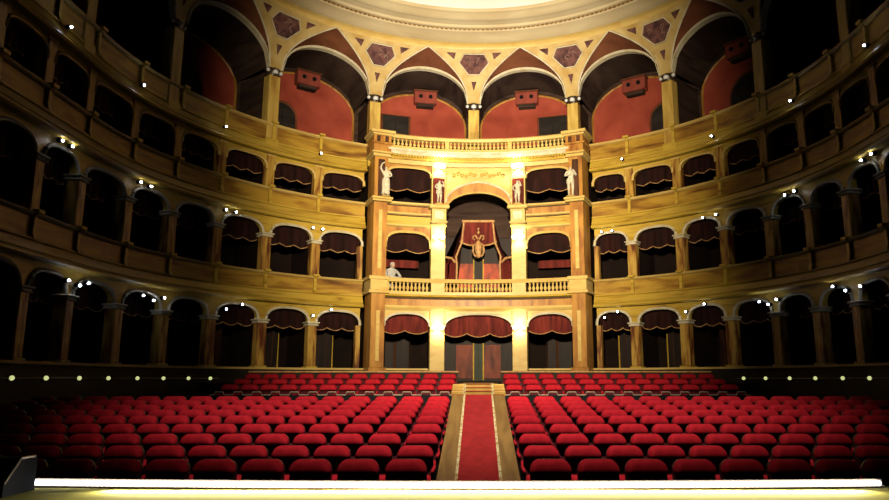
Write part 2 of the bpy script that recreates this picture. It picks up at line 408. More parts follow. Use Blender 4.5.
# ------------------------------------------------------------------ balcony fronts of the side tiers
def balcony(s, ti, z0, z1, label):
    a0, a1 = s*26.0, ENDA[s]
    t = thing('balcony', label, 'balcony', P(s*45, 10.2, z0), facing(s*45), 'balcony fronts')
    MB().sweep([(10.55, z0), (10.08, z0), (10.03, z0+.05), (10.05, z0+.10), (10.12, z0+.13), (10.15, z0+.17), (10.13, z0+.19), (10.24, z0+.42), (10.20, z0+.44), (10.19, z0+.48), (10.55, z0+.48)], a0, a1).build('cornice', 'gold', t, t, True)
    MB().sweep([(10.55, z0+.48), (10.28, z0+.48), (10.28, z1-.09), (10.55, z1-.09)], a0, a1).build('parapet_panel', 'gold_panel', t, t, True)
    MB().sweep([(10.55, z1-.10), (10.24, z1-.10), (10.18, z1-.06), (10.16, z1-.02), (10.20, z1), (10.55, z1)], a0, a1).build('handrail', 'gold_light', t, t, True)
    for a in COLS[s]:
        da = math.degrees(.055/10.2)
        mb = MB()
        mb.sweep([(10.30, z0+.46), (10.16, z0+.46), (10.20, z0+.60), (10.20, z1-.12), (10.12, z1-.04), (10.30, z1-.04)], a-da, a+da, 3)
        mb.sweep([(10.34, z1-.03), (10.08, z1-.03), (10.07, z1+.05), (10.34, z1+.05)], a-da*2.0, a+da*2.0, 3)
        mb.build('parapet_post', 'gold', t, t)
    return t
BANDS = [(2.70, 3.79), (5.80, 6.88), (8.12, 9.30)]
for ti, (z0, z1) in enumerate(BANDS):
    for s in (-1, 1):
        balcony(s, ti, z0, z1, 'curved gold balcony front of the %s tier, %s of the royal box' % (['lowest', 'middle', 'uppermost'][ti], SIDE[s]))
for s in (-1, 1):                            # pale ledge on the parterre wall
    mb = MB(); mb.sweep([(10.05, .33), (10.40, .33), (10.40, .37), (10.05, .40)], s*8.6, ENDA[s], 2)
    tag(mb.build('ledge', 'gold_light', smooth=True), 'long narrow ledge on the parterre wall %s of the centre door' % SIDE[s], 'ledge', 'ledges on the parterre wall')

# ------------------------------------------------------------------ side tier columns, arches, valances
protoc = {}
def side_column(s, i, a, ti):
    loc = P(a, 10.42, [.36, 3.72, 6.82][ti]); rz = facing(a)
    lab = '%s %s column on the %s, %s of the royal box' % (ORD[i], ['gold', 'gold', 'short gold'][ti], TIER[ti], SIDE[s])
    if ti in protoc:
        return dup(protoc[ti], lab, loc, rz)
    g = thing('box_column', lab, 'column', loc, rz, 'columns between the boxes on the ' + TIER[ti])
    if ti < 2:
        h = [1.60, 1.34][ti]; w = .17
        MB().box(-w-.05, w+.05, -w-.05, w+.05, 0, .10, .015).build('base', 'gold', g)
        MB().box(-w, w, -w, w, .10, h-.02, .02).build('shaft', 'shaft', g)
        mb = MB(); 
        for z, e in ((h-.03, .05), (h+.06, .08)): mb.box(-w-e, w+e, -w-e, w+e, z, z+.055, .02)
        mb.box(-w-.02, w+.02, -w-.02, w+.02, h+.02, h+.07)
        mb.build('capital', 'cream', g)
        MB().box(-.165, .165, -.10, .12, h+.115, [2.345, 2.085][ti]).build('impost_block', 'gold', g)
    else:
        w = .165
        MB().box(-w, w, -.14, .14, 0, 1.32, .015).build('shaft', 'shaft', g)
        MB().box(-w-.02, w+.02, -.155, .155, 1.22, 1.28).build('capital', 'gold_light', g)
    protoc[ti] = g; return g
def arch(a0, a1, zs, zc, zt, label, group, r0=10.32, r1=10.52, p=2.5, mat_='gold', mould='cream', ins=None):
    t = thing('box_arch', label, 'arch', P((a0+a1)/2, r0, zs), facing((a0+a1)/2), group)
    def zb(x):
        q = min(1, abs(2*x-1)); return zs+(zc-zs)*(max(0, 1-q**p))**(1/p)
    n = 28
    ts = [.5-.5*math.cos(PI*i/n) for i in range(n+1)]
    mb = MB(); mb.rings([[P(a0+(a1-a0)*x, r, z) for r, z in ((r0, zb(x)), (r1, zb(x)), (r1, zt), (r0, zt))] for x in ts])
    mb.build('spandrel', mat_, t, t)
    mb = MB(); mb.tube([P(a0+(a1-a0)*x, r0-.02, zb(x)) for x in ts], .052, 6)
    mb.build('arch_moulding', mould, t, t, True)
    return t, zb
def valance(a0, a1, zt, zb, h, r, n, label, group, m='curtain', cat='curtain'):
    t = thing('curtain_valance', label, cat, P((a0+a1)/2, r, zb), facing((a0+a1)/2), group)
    N = n*10; rows = []; fr = []
    for i in range(N+1):
        x = i/N; sc = (x*n) % 1.0
        z = zb+h*(2*sc-1)**2 if i < N else zb+h
        a = a0+(a1-a0)*x
        col = []
        for j in range(5):
            q = j/4; rr = r+.035*math.sin(2*PI*x*n*2+q*1.5)*q - .05*math.sin(PI*q)*(1-(2*sc-1)**2)
            col.append(P(a, rr, zt+(z-zt)*q))
        back = [P(a, r+.09, zt+(z-zt)*(4-j)/4) for j in range(5)]
        rows.append(col+back); fr.append(P(a, r-.015+.035*math.sin(2*PI*x*n*2+1.5), z))
    mb = MB(); mb.rings(rows); mb.build('cloth', m, t, t, True)
    mb = MB(); mb.tube(fr, .018, 5); mb.build('fringe', 'fringe', t, t, True)
    return t
for s in (-1, 1):
    cols = COLS[s]
    for ti in range(3):
        for i, a in enumerate(cols): side_column(s, i, a, ti)
        edges = [s*26.1]+cols
        for i in range(len(edges)-1):
            hw = math.degrees(.15/10.3)
            a0, a1 = edges[i]+s*(hw if i else .2), edges[i+1]-s*hw
            zs, zc, zt = [(2.02, 2.55, 2.70), (5.12, 5.62, 5.80), (7.55, 7.98, 8.12)][ti]
            where = '%s box %s of the royal box, %s' % (ORD[i], SIDE[s], TIER[ti])
            arch(a0, a1, zs, zc, zt, 'gold arch with %s edge over the %s' % ('cream' if ti < 2 else 'gilt', where), 'arches over the boxes on the '+TIER[ti],
                 p=2.6 if ti < 2 else 3.2, mould='cream' if ti < 2 else 'gold_light')
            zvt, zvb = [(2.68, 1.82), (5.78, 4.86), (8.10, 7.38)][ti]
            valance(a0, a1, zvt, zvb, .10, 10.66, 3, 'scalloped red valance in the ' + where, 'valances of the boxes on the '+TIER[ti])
    # ends of the first bay: small pilaster against the big one
    for ti in range(2):
        z0, z1 = [(.36, 2.02), (3.75, 5.12)][ti]
        mb = MB(); a = s*26.6; mb.sweep([(10.34, z0), (10.56, z0), (10.56, z1), (10.34, z1)], a-.5, a+.5, 2)
        tag(mb.build('half_column', 'shaft'), 'narrow gold half column beside the great pilaster %s of royal box, %s' % (SIDE[s], TIER[ti]), 'column', 'half columns beside the great pilasters')
    # doors and inner posts at the back of the ground tier boxes
    edges = [s*26.1]+cols
    for i in range(5):
        am = (edges[i]+edges[i+1])/2+s*1.0
        where = '%s ground tier box %s of the centre' % (ORD[i], SIDE[s])
        if i < 2:
            t = thing('box_door', 'dark door with thin gilt frame inside the ' + where, 'door', P(am, 11.6, .36), facing(am), 'doors inside the ground tier boxes')
            MB().box(-.50, .50, 0, .08, 0, 1.45).build('door_leaf', 'darkwood', t)
            mb = MB(); mb.tube([(-.54, -.01, 0), (-.54, -.01, 1.50), (.54, -.01, 1.50), (.54, -.01, 0)], .03, 4); mb.build('door_frame', 'gold', t)
            mb = MB(); mb.tube([(-.30, -.01, .15), (-.30, -.01, 1.28), (.30, -.01, 1.28), (.30, -.01, .15)], .018, 4, True); mb.build('door_panel', 'brownwood', t)
        else:
            for d, nm in ((-2.2, 'outer'), (2.0, 'inner')) if i == 2 else ((0, 'single'),):
                t = thing('inner_post', 'brown wooden %s post standing inside the %s' % (nm, where), 'post', P(am+d, 11.7, .36), facing(am), 'posts inside the ground tier boxes')
                MB().box(-.14, .14, -.14, .14, 0, .12).build('base', 'brownwood', t)
                MB().box(-.11, .11, -.11, .11, .12, 2.0).build('shaft', 'brownwood', t)
                MB().box(-.15, .15, -.15, .15, 2.0, 2.1).build('capital', 'brownwood', t)

# ------------------------------------------------------------------ central projection with the royal box
def pil_box(t, name, m, w, d0, d1, z0, z1, bev=.012):
    return MB().box(-w, w, d0, d1, z0, z1, bev).build(name, m, t)
for s in (-1, 1):
    t = thing('great_pilaster', 'tall gold pilaster rising three tiers on the %s edge of the royal box front' % SIDE[s], 'pilaster', P(s*PIL, RC, -.12), facing(s*PIL), 'great pilasters')
    z = -.12
    def B(name, m, w, d0, d1, z0, z1, bev=.012): return pil_box(t, name, m, w, d0, d1, z0-z, z1-z, bev)
    B('plinth', 'orange', .34, -.20, .85, -.10, .42)
    B('shaft', 'orange', .27, -.12, .85, .42, 3.22)
    B('shaft_panel', 'gold_light', .075, -.15, -.10, .65, 2.55)
    mb = MB(); mb.box(-.40, .40, -.24, .85, 3.20-z, 3.32-z, .02); mb.box(-.33, .33, -.17, .85, 3.32-z, 3.72-z); mb.box(-.40, .40, -.24, .85, 3.72-z, 3.86-z, .02)
    mb.build('pedestal', 'gold_light', t)
    B('shaft', 'orange', .27, -.12, .85, 3.86, 6.78)
    B('shaft_panel', 'gold_light', .075, -.15, -.10, 4.15, 6.45)
    mb = MB(); mb.box(-.38, .38, -.34, .85, 6.76-z, 6.84-z, .02); mb.box(-.42, .42, -.40, .85, 6.84-z, 6.93-z, .02); mb.build('corbel', 'gold_light', t)
    B('shaft', 'orange', .27, -.10, .85, 6.93, 8.62)
    B('shaft_panel', 'brownwood', .13, -.125, -.09, 7.0, 8.5)
    mb = MB(); mb.box(-.36, .36, -.20, .85, 8.60-z, 8.72-z, .02); mb.box(-.42, .42, -.28, .85, 8.72-z, 8.80-z, .02)
    mb.build('capital', 'gold_light', t)
    mb = MB(); mb.box(-.35, .35, -.18, .85, 8.80-z, 9.46-z); mb.box(-.43, .43, -.26, .85, 9.10-z, 9.18-z, .02); mb.build('cap_block', 'orange', t)
    mb = MB(); mb.box(-.42, .42, -.26, .85, 9.46-z, 9.54-z, .02); mb.box(-.50, .50, -.34, .85, 9.54-z, 9.66-z, .03); mb.build('cap_cornice', 'gold_light', t)
    for x in (-.17, .17): MB().box(x-.07, x+.07, -.20, -.17, 9.20-z, 9.44-z).build('cap_panel', 'brownwood', t)
    # inner pilasters
    t = thing('inner_pilaster', 'broad pale gold pilaster immediately %s of the royal box opening' % SIDE[s], 'pilaster', P(s*INN, RC, -.12), facing(s*INN), 'inner pilasters')
    B('plinth', 'gold_light', .33, -.03, .55, -.10, .30)
    B('shaft', 'gold_light', .285, 0, .55, .30, 2.64)
    B('pedestal', 'gold_light', .27, -.10, .55, 3.22, 3.84)
    B('shaft', 'gold_light', .285, 0, .55, 3.84, 5.95)
    mb = MB(); mb.box(-.33, .33, -.08, .55, 5.93-z, 6.03-z, .02); mb.box(-.28, .28, -.26, .55, 6.03-z, 6.62-z); mb.box(-.40, .40, -.40, .55, 6.62-z, 6.78-z, .03); mb.box(-.34, .34, -.32, .55, 6.05-z, 6.12-z, .02)
    mb.build('corbel', 'gold_light', t)
    B('corbel_panel', 'cream', .18, -.285, -.25, 6.20, 6.54)
    B('shaft', 'gold_light', .285, 0, .55, 6.78, 8.46)
    B('niche_panel', 'curtain_bright', .235, -.02, .02, 6.80, 7.95)
# horizontal members, swept concentric
def band(name, label, cat, parts, group=None, a0=-PIL+1.4, a1=PIL-1.4):
    t = thing(name, label, cat, P(0, RC, parts[0][2][0][1]), 0, group)
    for nm, m, prof in parts: MB().sweep(prof, a0, a1, 1.5).build(nm, m, t, t, True)
    return t
def rect(r0, r1, z0, z1): return [(r0, z0), (r1, z0), (r1, z1), (r0, z1)]
bal_prof = [(.034, 0), (.034, .03), (.022, .05), (.050, .11), (.054, .14), (.030, .20), (.022, .25), (.034, .28), (.034, .31)]
def balusters(t, zb, h, r, spans, pitch=.148):
    first = None
    for a0, a1 in spans:
        n = int(round(D(a1-a0)*r/pitch))
        for i in range(n):
            a = a0+(a1-a0)*(i+.5)/n
            loc, rz = XF[t]
            p = Matrix.Rotation(-rz, 3, 'Z') @ (P(a, r, zb)-loc)
            if first is None:
                mb = MB(); mb.lathe([(q*1.25, z*h/.31) for q, z in bal_prof], 8)
                first = mb.build('baluster', 'gold_light', t, smooth=True); first.location = p
            else:
                o = first.copy(); COL.objects.link(o); o.parent = t; o.location = p
t = band('royal_balustrade', 'gold balustrade with turned balusters across the front of the royal box', 'balustrade', [
    ('base_rail', 'gold_light', rect(9.42, 9.80, 3.20, 3.32)),
    ('handrail', 'gold_light', [(9.42, 3.68), (9.78, 3.68), (9.80, 3.78), (9.76, 3.83), (9.40, 3.83), (9.36, 3.78)])], 'balustrades of the royal front')
balusters(t, 3.32, .36, 9.60, [(-21.6, -11.6), (-7.9, 7.9), (11.6, 21.6)])
band('royal_fascia', 'striped gold fascia under the royal box balustrade', 'fascia', [
    ('lower_band', 'gold_light', [(9.58, 2.60), (9.90, 2.60), (9.90, 2.78), (9.52, 2.78), (9.50, 2.70)]),
    ('middle_band', 'orange', rect(9.60, 9.90, 2.78, 3.06)),
    ('painted_shadow', 'brownwood', rect(9.57, 9.62, 3.04, 3.09)),  # dark strip, painted shadow line below the upper band
    ('upper_band', 'gold', [(9.60, 3.09), (9.90, 3.06), (9.90, 3.20), (9.46, 3.20), (9.44, 3.14)])])
t = band('top_balustrade', 'gold balustrade with turned balusters crowning the royal box front below gallery', 'balustrade', [
    ('base_rail', 'gold_light', rect(9.42, 9.80, 9.02, 9.14)),
    ('handrail', 'gold_light', [(9.42, 9.46), (9.78, 9.46), (9.80, 9.56), (9.76, 9.61), (9.40, 9.61), (9.36, 9.56)])], 'balustrades of the royal front')
balusters(t, 9.14, .32, 9.60, [(-22.0, -8.2), (-7.2, 7.2), (8.2, 22.0)], .165)
for a in (-7.7, 7.7):
    da = .5
    MB().sweep(rect(9.44, 9.76, 9.12, 9.48), a-da, a+da, 2).build('baluster_block', 'gold_light', t, t)
t = band('entablature', 'pale gold entablature with dentils above the royal box arch', 'entablature', [
    ('architrave', 'gold_light', [(9.55, 8.44), (9.95, 8.44), (9.95, 8.60), (9.52, 8.60)]),
    ('frieze', 'gold', rect(9.58, 9.95, 8.60, 8.82)),
    ('painted_shadow', 'brownwood', rect(9.56, 9.60, 8.60, 8.63)),  # dark strip, painted shadow line at the foot of the frieze
    ('cornice', 'cream', [(9.50, 8.82), (9.95, 8.82), (9.95, 9.02), (9.36, 9.02), (9.36, 8.96), (9.46, 8.90)])])
mb = MB()
for i in range(62):
    a = -22.2+44.4*(i+.5)/62
    mb.sweep(rect(9.47, 9.60, 8.74, 8.83), a-.2, a+.2, 2)
mb.build('dentils', 'gold', t, t)
for s in (-1, 1):
    a0, a1 = sorted((s*(PIL-1.72), s*(INN+1.76)))
    t = band('side_parapet', 'double gold parapet of the second tier box %s of the royal arch' % SIDE[s], 'balcony', [
        ('lower_panel', 'gold', rect(9.62, 9.90, 5.96, 6.36)),
        ('middle_moulding', 'gold_light', [(9.60, 6.36), (9.90, 6.36), (9.90, 6.45), (9.54, 6.45), (9.54, 6.40)]),
        ('upper_panel', 'orange', rect(9.62, 9.90, 6.45, 6.76)),
        ('painted_shadow', 'brownwood', rect(9.59, 9.63, 6.32, 6.36)),  # dark strip, painted shadow line below the middle moulding
        ('upper_painted_shadow', 'brownwood', rect(9.59, 9.63, 6.72, 6.76)),  # the same painted shadow line below the handrail
        ('handrail', 'gold_light', [(9.56, 6.76), (9.90, 6.76), (9.90, 6.86), (9.50, 6.86), (9.50, 6.80)]),
        ('lower_moulding', 'gold_light', [(9.60, 5.88), (9.90, 5.88), (9.90, 5.97), (9.54, 5.97), (9.54, 5.93)])], 'second tier parapets beside the royal arch', a0, a1)
    where = 'beside the royal box, %s side' % SIDE[s]
    arch(a0, a1, 1.98, 2.50, 2.62, 'pale gold arch over the ground tier opening '+where, 'arches beside the royal box', 9.62, 9.82, 2.4, 'gold_light', 'cream')
    arch(a0, a1, 5.05, 5.70, 5.90, 'gold arch over the first tier opening '+where, 'arches beside the royal box', 9.66, 9.84, 3.0, 'orange', 'gold_light')
    arch(a0, a1, 7.95, 8.34, 8.46, 'gold arch over the second tier opening '+where, 'arches beside the royal box', 9.66, 9.84, 3.0, 'orange', 'gold_light')
    valance(a0, a1, 2.58, 1.72, .13, 9.98, 2, 'red swagged valance in the ground tier opening '+where, 'valances beside the royal box', 'curtain_bright')
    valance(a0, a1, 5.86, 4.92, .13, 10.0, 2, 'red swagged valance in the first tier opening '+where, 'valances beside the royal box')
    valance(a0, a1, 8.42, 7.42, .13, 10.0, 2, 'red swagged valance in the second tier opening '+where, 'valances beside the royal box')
    for z0, z1, tn in ((7.98, 8.12, 'upper'), (7.64, 7.74, 'lower')):
        mb = MB(); mb.sweep(rect(10.25, 10.35, z0, z1), a0, a1, 2)
        tag(mb.build('curtain_pelmet', 'brownwood'), '%s brown pelmet rail above the valance, second tier opening %s' % (tn, where), 'pelmet', 'pelmets beside the royal box')
    for zi, tn in ((3.0, 'first'),):
        mb = MB(); mb.sweep(rect(11.9, 12.0, 4.62, 4.95), a0+1, a1-1, 2)
        tag(mb.build('wall_drape', 'curtain_bright'), 'red drape on the back wall of first tier opening '+where, 'curtain', 'drapes beside the royal box')
    t = thing('box_door', 'dark ground tier door with thin gilt frame '+where, 'door', P(s*16.5, 11.8, .36), facing(s*16.5), 'doors inside the ground tier boxes')
    MB().box(-.50, .50, 0, .08, 0, 1.45).build('door_leaf', 'darkwood', t)
    mb = MB(); mb.tube([(-.10, -.01, 0), (-.10, -.01, 1.45)], .05, 4); mb.build('door_post', 'brownwood', t)
    mb = MB(); mb.tube([(-.54, -.01, 0), (-.54, -.01, 1.5), (.54, -.01, 1.5), (.54, -.01, 0)], .02, 4); mb.build('door_frame', 'brownwood', t)
# royal arch
a0, a1 = -INN+1.76, INN-1.76
t, zb = arch(a0, a1, 6.65, 7.42, 8.46, 'great gilded arch over the double-height royal box', None, 9.66, 9.92, 2.0, 'gold_light', 'gold_light')
pass
mb = MB(); rows = []
for i in range(29):
    x = .5-.5*math.cos(PI*i/28); a = a0+(a1-a0)*x; z = zb(x); k = (2*x-1)
    rows.append([P(a, 9.60, z-.01), P(a, 9.75, z-.01), P(a, 9.75, z+.42-.10*abs(k)), P(a, 9.60, z+.42-.10*abs(k))])
mb.rings(rows); mb.build('archivolt', 'orange', t, t, True)
mb = MB(); mb.tube([(lambda x: P(a0+(a1-a0)*x, 9.60, zb(x)+.42-.10*abs(2*x-1)))(.5-.5*math.cos(PI*i/28)) for i in range(29)], .045, 6); mb.build('outer_moulding', 'cream', t, t, True)
mb = MB(); rnd = random.Random(9)
for s in (-1, 1):                            # scroll relief in the spandrels
    for q in range(6):
        ac = s*(.9+q*1.0); zz = 8.12+.05*math.sin(q*2.0)
        mb.tube([P(ac+.42*math.cos(v*.75)*(1-v*.07), 9.64, zz+.10*math.sin(v*.75)*(1-v*.07)) for v in range(9)], [.02, .03, .035, .035, .03, .03, .025, .02, .012], 5)
mb.build('scroll_relief', 'gold', t, t, True)
# ground floor centre arch, valance, doors
arch(a0, a1, 1.98, 2.50, 2.62, 'pale gold arch over the central entrance under the royal box', 'arches beside the royal box', 9.62, 9.82, 2.4, 'gold_light', 'cream')
valance(a0, a1, 2.58, 1.62, .14, 9.98, 3, 'red swagged valance with gold fringe above the central entrance', 'valances beside the royal box', 'curtain_bright')
t = thing('entrance_door', 'dark central double door with red side panels below the royal box', 'door', P(0, 11.3, -.10), 0)
MB().box(-1.55, 1.55, .10, .20, 0, 2.1).build('door_surround', 'darkwood', t)
for s in (-1, 1):
    MB().box(min(s*.18, s*.92), max(s*.18, s*.92), .02, .10, .12, 1.48).build('side_panel', 'doorred_dark', t)
    mb = MB(); mb.tube([(s*.20, .0, .05), (s*.20, .0, 1.55)], .028, 5); mb.build('door_frame', 'gold', t)
    MB().box(min(s*.01, s*.17), max(s*.01, s*.17), .03, .10, .02, 1.52).build('door_leaf', 'doorgreen', t)
# royal canopy and doors
t = thing('royal_canopy', 'red draped canopy with gold trim and crest hanging in the royal box', 'canopy', P(0, 10.6, 3.24), 0)
def cloth_plate(poly_l, poly_r, y, name, m, amp=.04, n=24, folds=5):
    """cloth between two vertical edge lines [(x, z)...] with folds"""
    rows = []
    for i in range(n+1):
        x = i/n; f = []; b = []
        for (xl, zl), (xr, zr) in zip(poly_l, poly_r):
            yy = y+amp*math.sin(2*PI*folds*x); f.append((xl+(xr-xl)*x, yy, zl+(zr-zl)*x)); b.append((xl+(xr-xl)*x, yy+.04, zl+(zr-zl)*x))
        rows.append(f+b[::-1])
    mb = MB(); mb.rings(rows); return mb.build(name, m, t, smooth=True)
MB().box(-.68, .68, -.10, .45, 3.14, 3.24, .02).build('canopy_top', 'fringe', t)
tipz = {0: 0}
cloth_plate([(-.62, 3.14), (-.72, 2.55)], [(.62, 3.14), (.72, 2.55)], .05, 'back_cloth', 'curtain_bright')
nsw = 20; rows = []; fr = []
for i in range(nsw+1):
    x = -1+2*i/nsw; z = 2.22-.16*math.cos(x*PI/2)*0+.22*abs(x)**2*0+.10*math.sin(abs(x)*PI)*-1+.12*abs(x)
    rows.append([(x*.62, -.04, 3.14), (x*.70, -.08, (3.14+z)/2), (x*.76, -.05, z), (x*.76, 0, z), (x*.66, .0, 3.14)]); fr.append((x*.76, -.06, z))
mb = MB(); mb.rings(rows); sw = mb.build('swag', 'curtain_bright', t, smooth=True)
mb = MB(); mb.tube(fr, .035, 5); mb.build('swag_fringe', 'fringe', sw, smooth=True)
for s in (-1, 1):
    L = [(s*.60, 3.14), (s*.68, 2.30), (s*.92, 1.70), (s*.88, 1.35), (s*.92, -.20)]
    Rr = [(s*.66, 3.14), (s*.76, 2.30), (s*1.06, 1.70), (s*1.50, 1.40), (s*1.50, -.20)]
    c = cloth_plate(L, Rr, .0, 'side_curtain', 'curtain_bright', .03, 16, 4)
    mb = MB(); mb.tube([(x, -.06, z) for x, z in L], .045, 6); mb.build('gold_edging', 'fringe', c, smooth=True)
    mb = MB(); mb.tube([(s*.95, -.08, 1.45), (s*1.10, -.12, 1.62), (s*1.30, -.10, 1.66), (s*1.52, -.02, 1.72)], .05, 6); mb.build('tieback', 'fringe', c, smooth=True)
mb = MB(); mb.lathe([(.01, 2.90), (.05, 2.86), (.02, 2.78), (.06, 2.70), (.02, 2.62)], 8, (0, -.14, 0))      # crest: crown, scrolls and shield
mb.lathe([(.02, 1.62), (.08, 1.66), (.13, 1.84), (.16, 2.06), (.12, 2.26), (.05, 2.36)], 10, (0, -.12, 0))
for s in (-1, 1):
    mb.tube([(s*.03, -.16, 2.40), (s*.12, -.18, 2.56), (s*.21, -.16, 2.54), (s*.22, -.16, 2.42), (s*.15, -.16, 2.38)], .04, 6)
    mb.tube([(s*.12, -.16, 2.24), (s*.21, -.18, 2.10), (s*.22, -.16, 1.86), (s*.16, -.16, 1.74), (s*.08, -.16, 1.70)], .045, 6)
mb.build('crest', 'fringe', t, smooth=True)
t = thing('royal_door', 'dark door with two red panels behind the royal box canopy', 'door', P(0, 11.5, 3.0), 0)
MB().box(-1.5, 1.5, .06, .14, 0, 2.9).build('door_surround', 'darkwood', t)
for s in (-1, 1):
    MB().box(min(s*.20, s*.95), max(s*.20, s*.95), .0, .07, .2, 1.80).build('door_panel', 'doorred', t)
    mb = MB(); mb.tube([(s*.20, -.01, .1), (s*.20, -.01, 2.0)], .025, 5); mb.build('door_frame', 'gold', t)

# ------------------------------------------------------------------ statues and the onlooker (one continuous skin each)
def skin_mesh(name, verts, edges, radii, m, lvl=2):
    me = bpy.data.meshes.new(name); me.from_pydata(verts, edges, [])
    o = bpy.data.objects.new(name, me); COL.objects.link(o)
    md = o.modifiers.new('s', 'SKIN'); me.skin_vertices or None
    sk = me.skin_vertices[0].data
    for i, r in enumerate(radii): sk[i].radius = (r, r) if not isinstance(r, tuple) else r
    sk[0].use_root = True
    md.use_smooth_shade = True
    o.modifiers.new('d', 'SUBSURF').levels = lvl; o.modifiers['d'].render_levels = lvl
    dg = bpy.context.evaluated_depsgraph_get(); dg.update()
    me2 = bpy.data.meshes.new_from_object(o.evaluated_get(dg)); me2.name = name
    bpy.data.objects.remove(o, do_unlink=True)
    for p in me2.polygons: p.use_smooth = True
    me2.materials.clear(); me2.materials.append(M[m])
    o = bpy.data.objects.new(name, me2); COL.objects.link(o); return o
def figure(pose, H):
    """skeleton of a standing figure of height H facing -y; feet at z=0"""
    V = {'pel': (0, 0, .52), 'waist': (0.01, 0, .60), 'chest': (0.0, -.01, .72), 'neck': (0, 0, .835), 'skull': (.0, -.015, .90), 'crown': (.0, -.01, .965), 'nose': (0, -.075, .905)}
    Rd = {'pel': .095, 'waist': .080, 'chest': .105, 'neck': .042, 'skull': .062, 'crown': .045, 'nose': .014}
    E = [('pel', 'waist'), ('waist', 'chest'), ('chest', 'neck'), ('neck', 'skull'), ('skull', 'crown'), ('skull', 'nose')]
    for s, k in ((-1, 'l'), (1, 'r')):
        V['hip'+k] = (s*.055, 0, .47); V['knee'+k] = (s*.065, -.03 if s > 0 else -.06, .26); V['ank'+k] = (s*.06, 0.01, .05); V['toe'+k] = (s*.075, -.085, .02)
        Rd.update({'hip'+k: .068, 'knee'+k: .046, 'ank'+k: .028, 'toe'+k: .024})
        E += [('pel', 'hip'+k), ('hip'+k, 'knee'+k), ('knee'+k, 'ank'+k), ('ank'+k, 'toe'+k)]
    arms = {'raised': [((-.115, 0, .79), (-.19, -.02, .92), (-.13, -.03, 1.06), (-.05, -.03, 1.10)), ((.115, 0, .79), (.17, -.02, .65), (.06, -.10, .60), (.0, -.11, .60))],
            'folded': [((-.115, 0, .79), (-.18, -.03, .65), (-.05, -.12, .66), (.02, -.13, .68)), ((.115, 0, .79), (.18, -.02, .66), (.12, -.12, .78), (.06, -.10, .85))],
            'crouch': [((-.115, 0, .79), (-.20, -.04, .68), (-.10, -.11, .54), (-.04, -.12, .50)), ((.115, 0, .79), (.19, -.05, .70), (.14, -.10, .86), (.08, -.08, .93))]}[pose]
    for k, (sh, el, wr, hd) in zip('lr', arms):
        V['sh'+k], V['el'+k], V['wr'+k], V['hd'+k] = sh, el, wr, hd
        Rd.update({'sh'+k: .042, 'el'+k: .034, 'wr'+k: .024, 'hd'+k: .028}); E += [('chest', 'sh'+k), ('sh'+k, 'el'+k), ('el'+k, 'wr'+k), ('wr'+k, 'hd'+k)]
    ks = list(V); ix = {k: i for i, k in enumerate(ks)}
    return [tuple(c*H for c in V[k]) for k in ks], [(ix[a], ix[b]) for a, b in E], [Rd[k]*H for k in ks]
def statue(label, loc, rz, pose, H, drape):
    t = thing('statue', label, 'statue', loc, rz, 'statues of the royal front')
    b = skin_mesh('body', *figure(pose, H), 'marble'); b.parent = t; b.location = (0, 0, .07)
    MB().lathe([(.19*H/1.1+.02, 0), (.20, .03), (.17, .07)], 14).build('plinth', 'gold_light', t, smooth=True)
    mb = MB(); rows = []
    for z, rx, ry in ([(.05, .13, .11), (.20, .12, .10), (.38, .125, .105), (.50, .12, .105), (.58, .10, .09)] if drape else [(.40, .12, .10), (.50, .122, .105), (.57, .105, .09)]):
        rows.append([(rx*H*math.cos(q*PI/12)*(1+.08*math.sin(q*3)), ry*H*math.sin(q*PI/12)*(1+.08*math.sin(q*3)), z*H+.07) for q in range(24)])
    mb.rings(rows); mb.build('drapery', 'marble', t, smooth=True)
    return t
for s in (-1, 1):
    p = P(s*(PIL-1.0), RC-.23, 6.93)
    statue('tall white statue with draped hips on the great pilaster corbel, %s side' % SIDE[s], p, facing(s*PIL)+(.3*s), 'raised' if s < 0 else 'folded', 1.22, s < 0)
    p = P(s*INN, RC-.20, 6.78)
    statue('small pale statue against the inner pilaster %s of the royal arch' % SIDE[s], p, facing(s*INN)-.3*s, 'crouch', .98, False)
# onlooker leaning on the rail
p = P(-20.0, 9.98, 3.20)
t = thing('person', 'person in pale clothes leaning folded arms on the rail, box left of the royal box', 'person', p, facing(-20)+.12)
Vt = {'pel': (0, .16, .48), 'waist': (0, .12, .62), 'chest': (0, .0, .88), 'neck': (0, -.09, 1.06), 'skull': (0, -.14, 1.17), 'crown': (0, -.13, 1.27), 'nose': (0, -.245, 1.16), 'chin': (0, -.20, 1.09)}
Rt = {'pel': .15, 'waist': .13, 'chest': .16, 'neck': .055, 'skull': .085, 'crown': .065, 'nose': .016, 'chin': .035}
Et = [('pel', 'waist'), ('waist', 'chest'), ('chest', 'neck'), ('neck', 'skull'), ('skull', 'crown'), ('skull', 'nose'), ('skull', 'chin')]
for s, k in ((-1, 'l'), (1, 'r')):
    for nm, q, r in (('sh', (s*.19, -.04, .98), .062), ('el', (s*.31, -.26, .70), .048), ('wr', (s*.12, -.38, .672), .034), ('pa', (s*.04, -.39, .668), .030), ('hip', (s*.09, .17, .42), .10), ('knee', (s*.10, .10, .22), .07), ('ank', (s*.10, .16, -.10), .05), ('toe', (s*.11, .03, -.14), .04)):
        Vt[nm+k] = q; Rt[nm+k] = r
    Et += [('chest', 'sh'+k), ('sh'+k, 'el'+k), ('el'+k, 'wr'+k), ('wr'+k, 'pa'+k), ('pel', 'hip'+k), ('hip'+k, 'knee'+k), ('knee'+k, 'ank'+k), ('ank'+k, 'toe'+k)]
    for fi in range(4):
        Vt['f%d%s' % (fi, k)] = (-s*(.035+.008*(fi % 2)), -.415+fi*.018, .666); Rt['f%d%s' % (fi, k)] = .009; Et.append(('pa'+k, 'f%d%s' % (fi, k)))
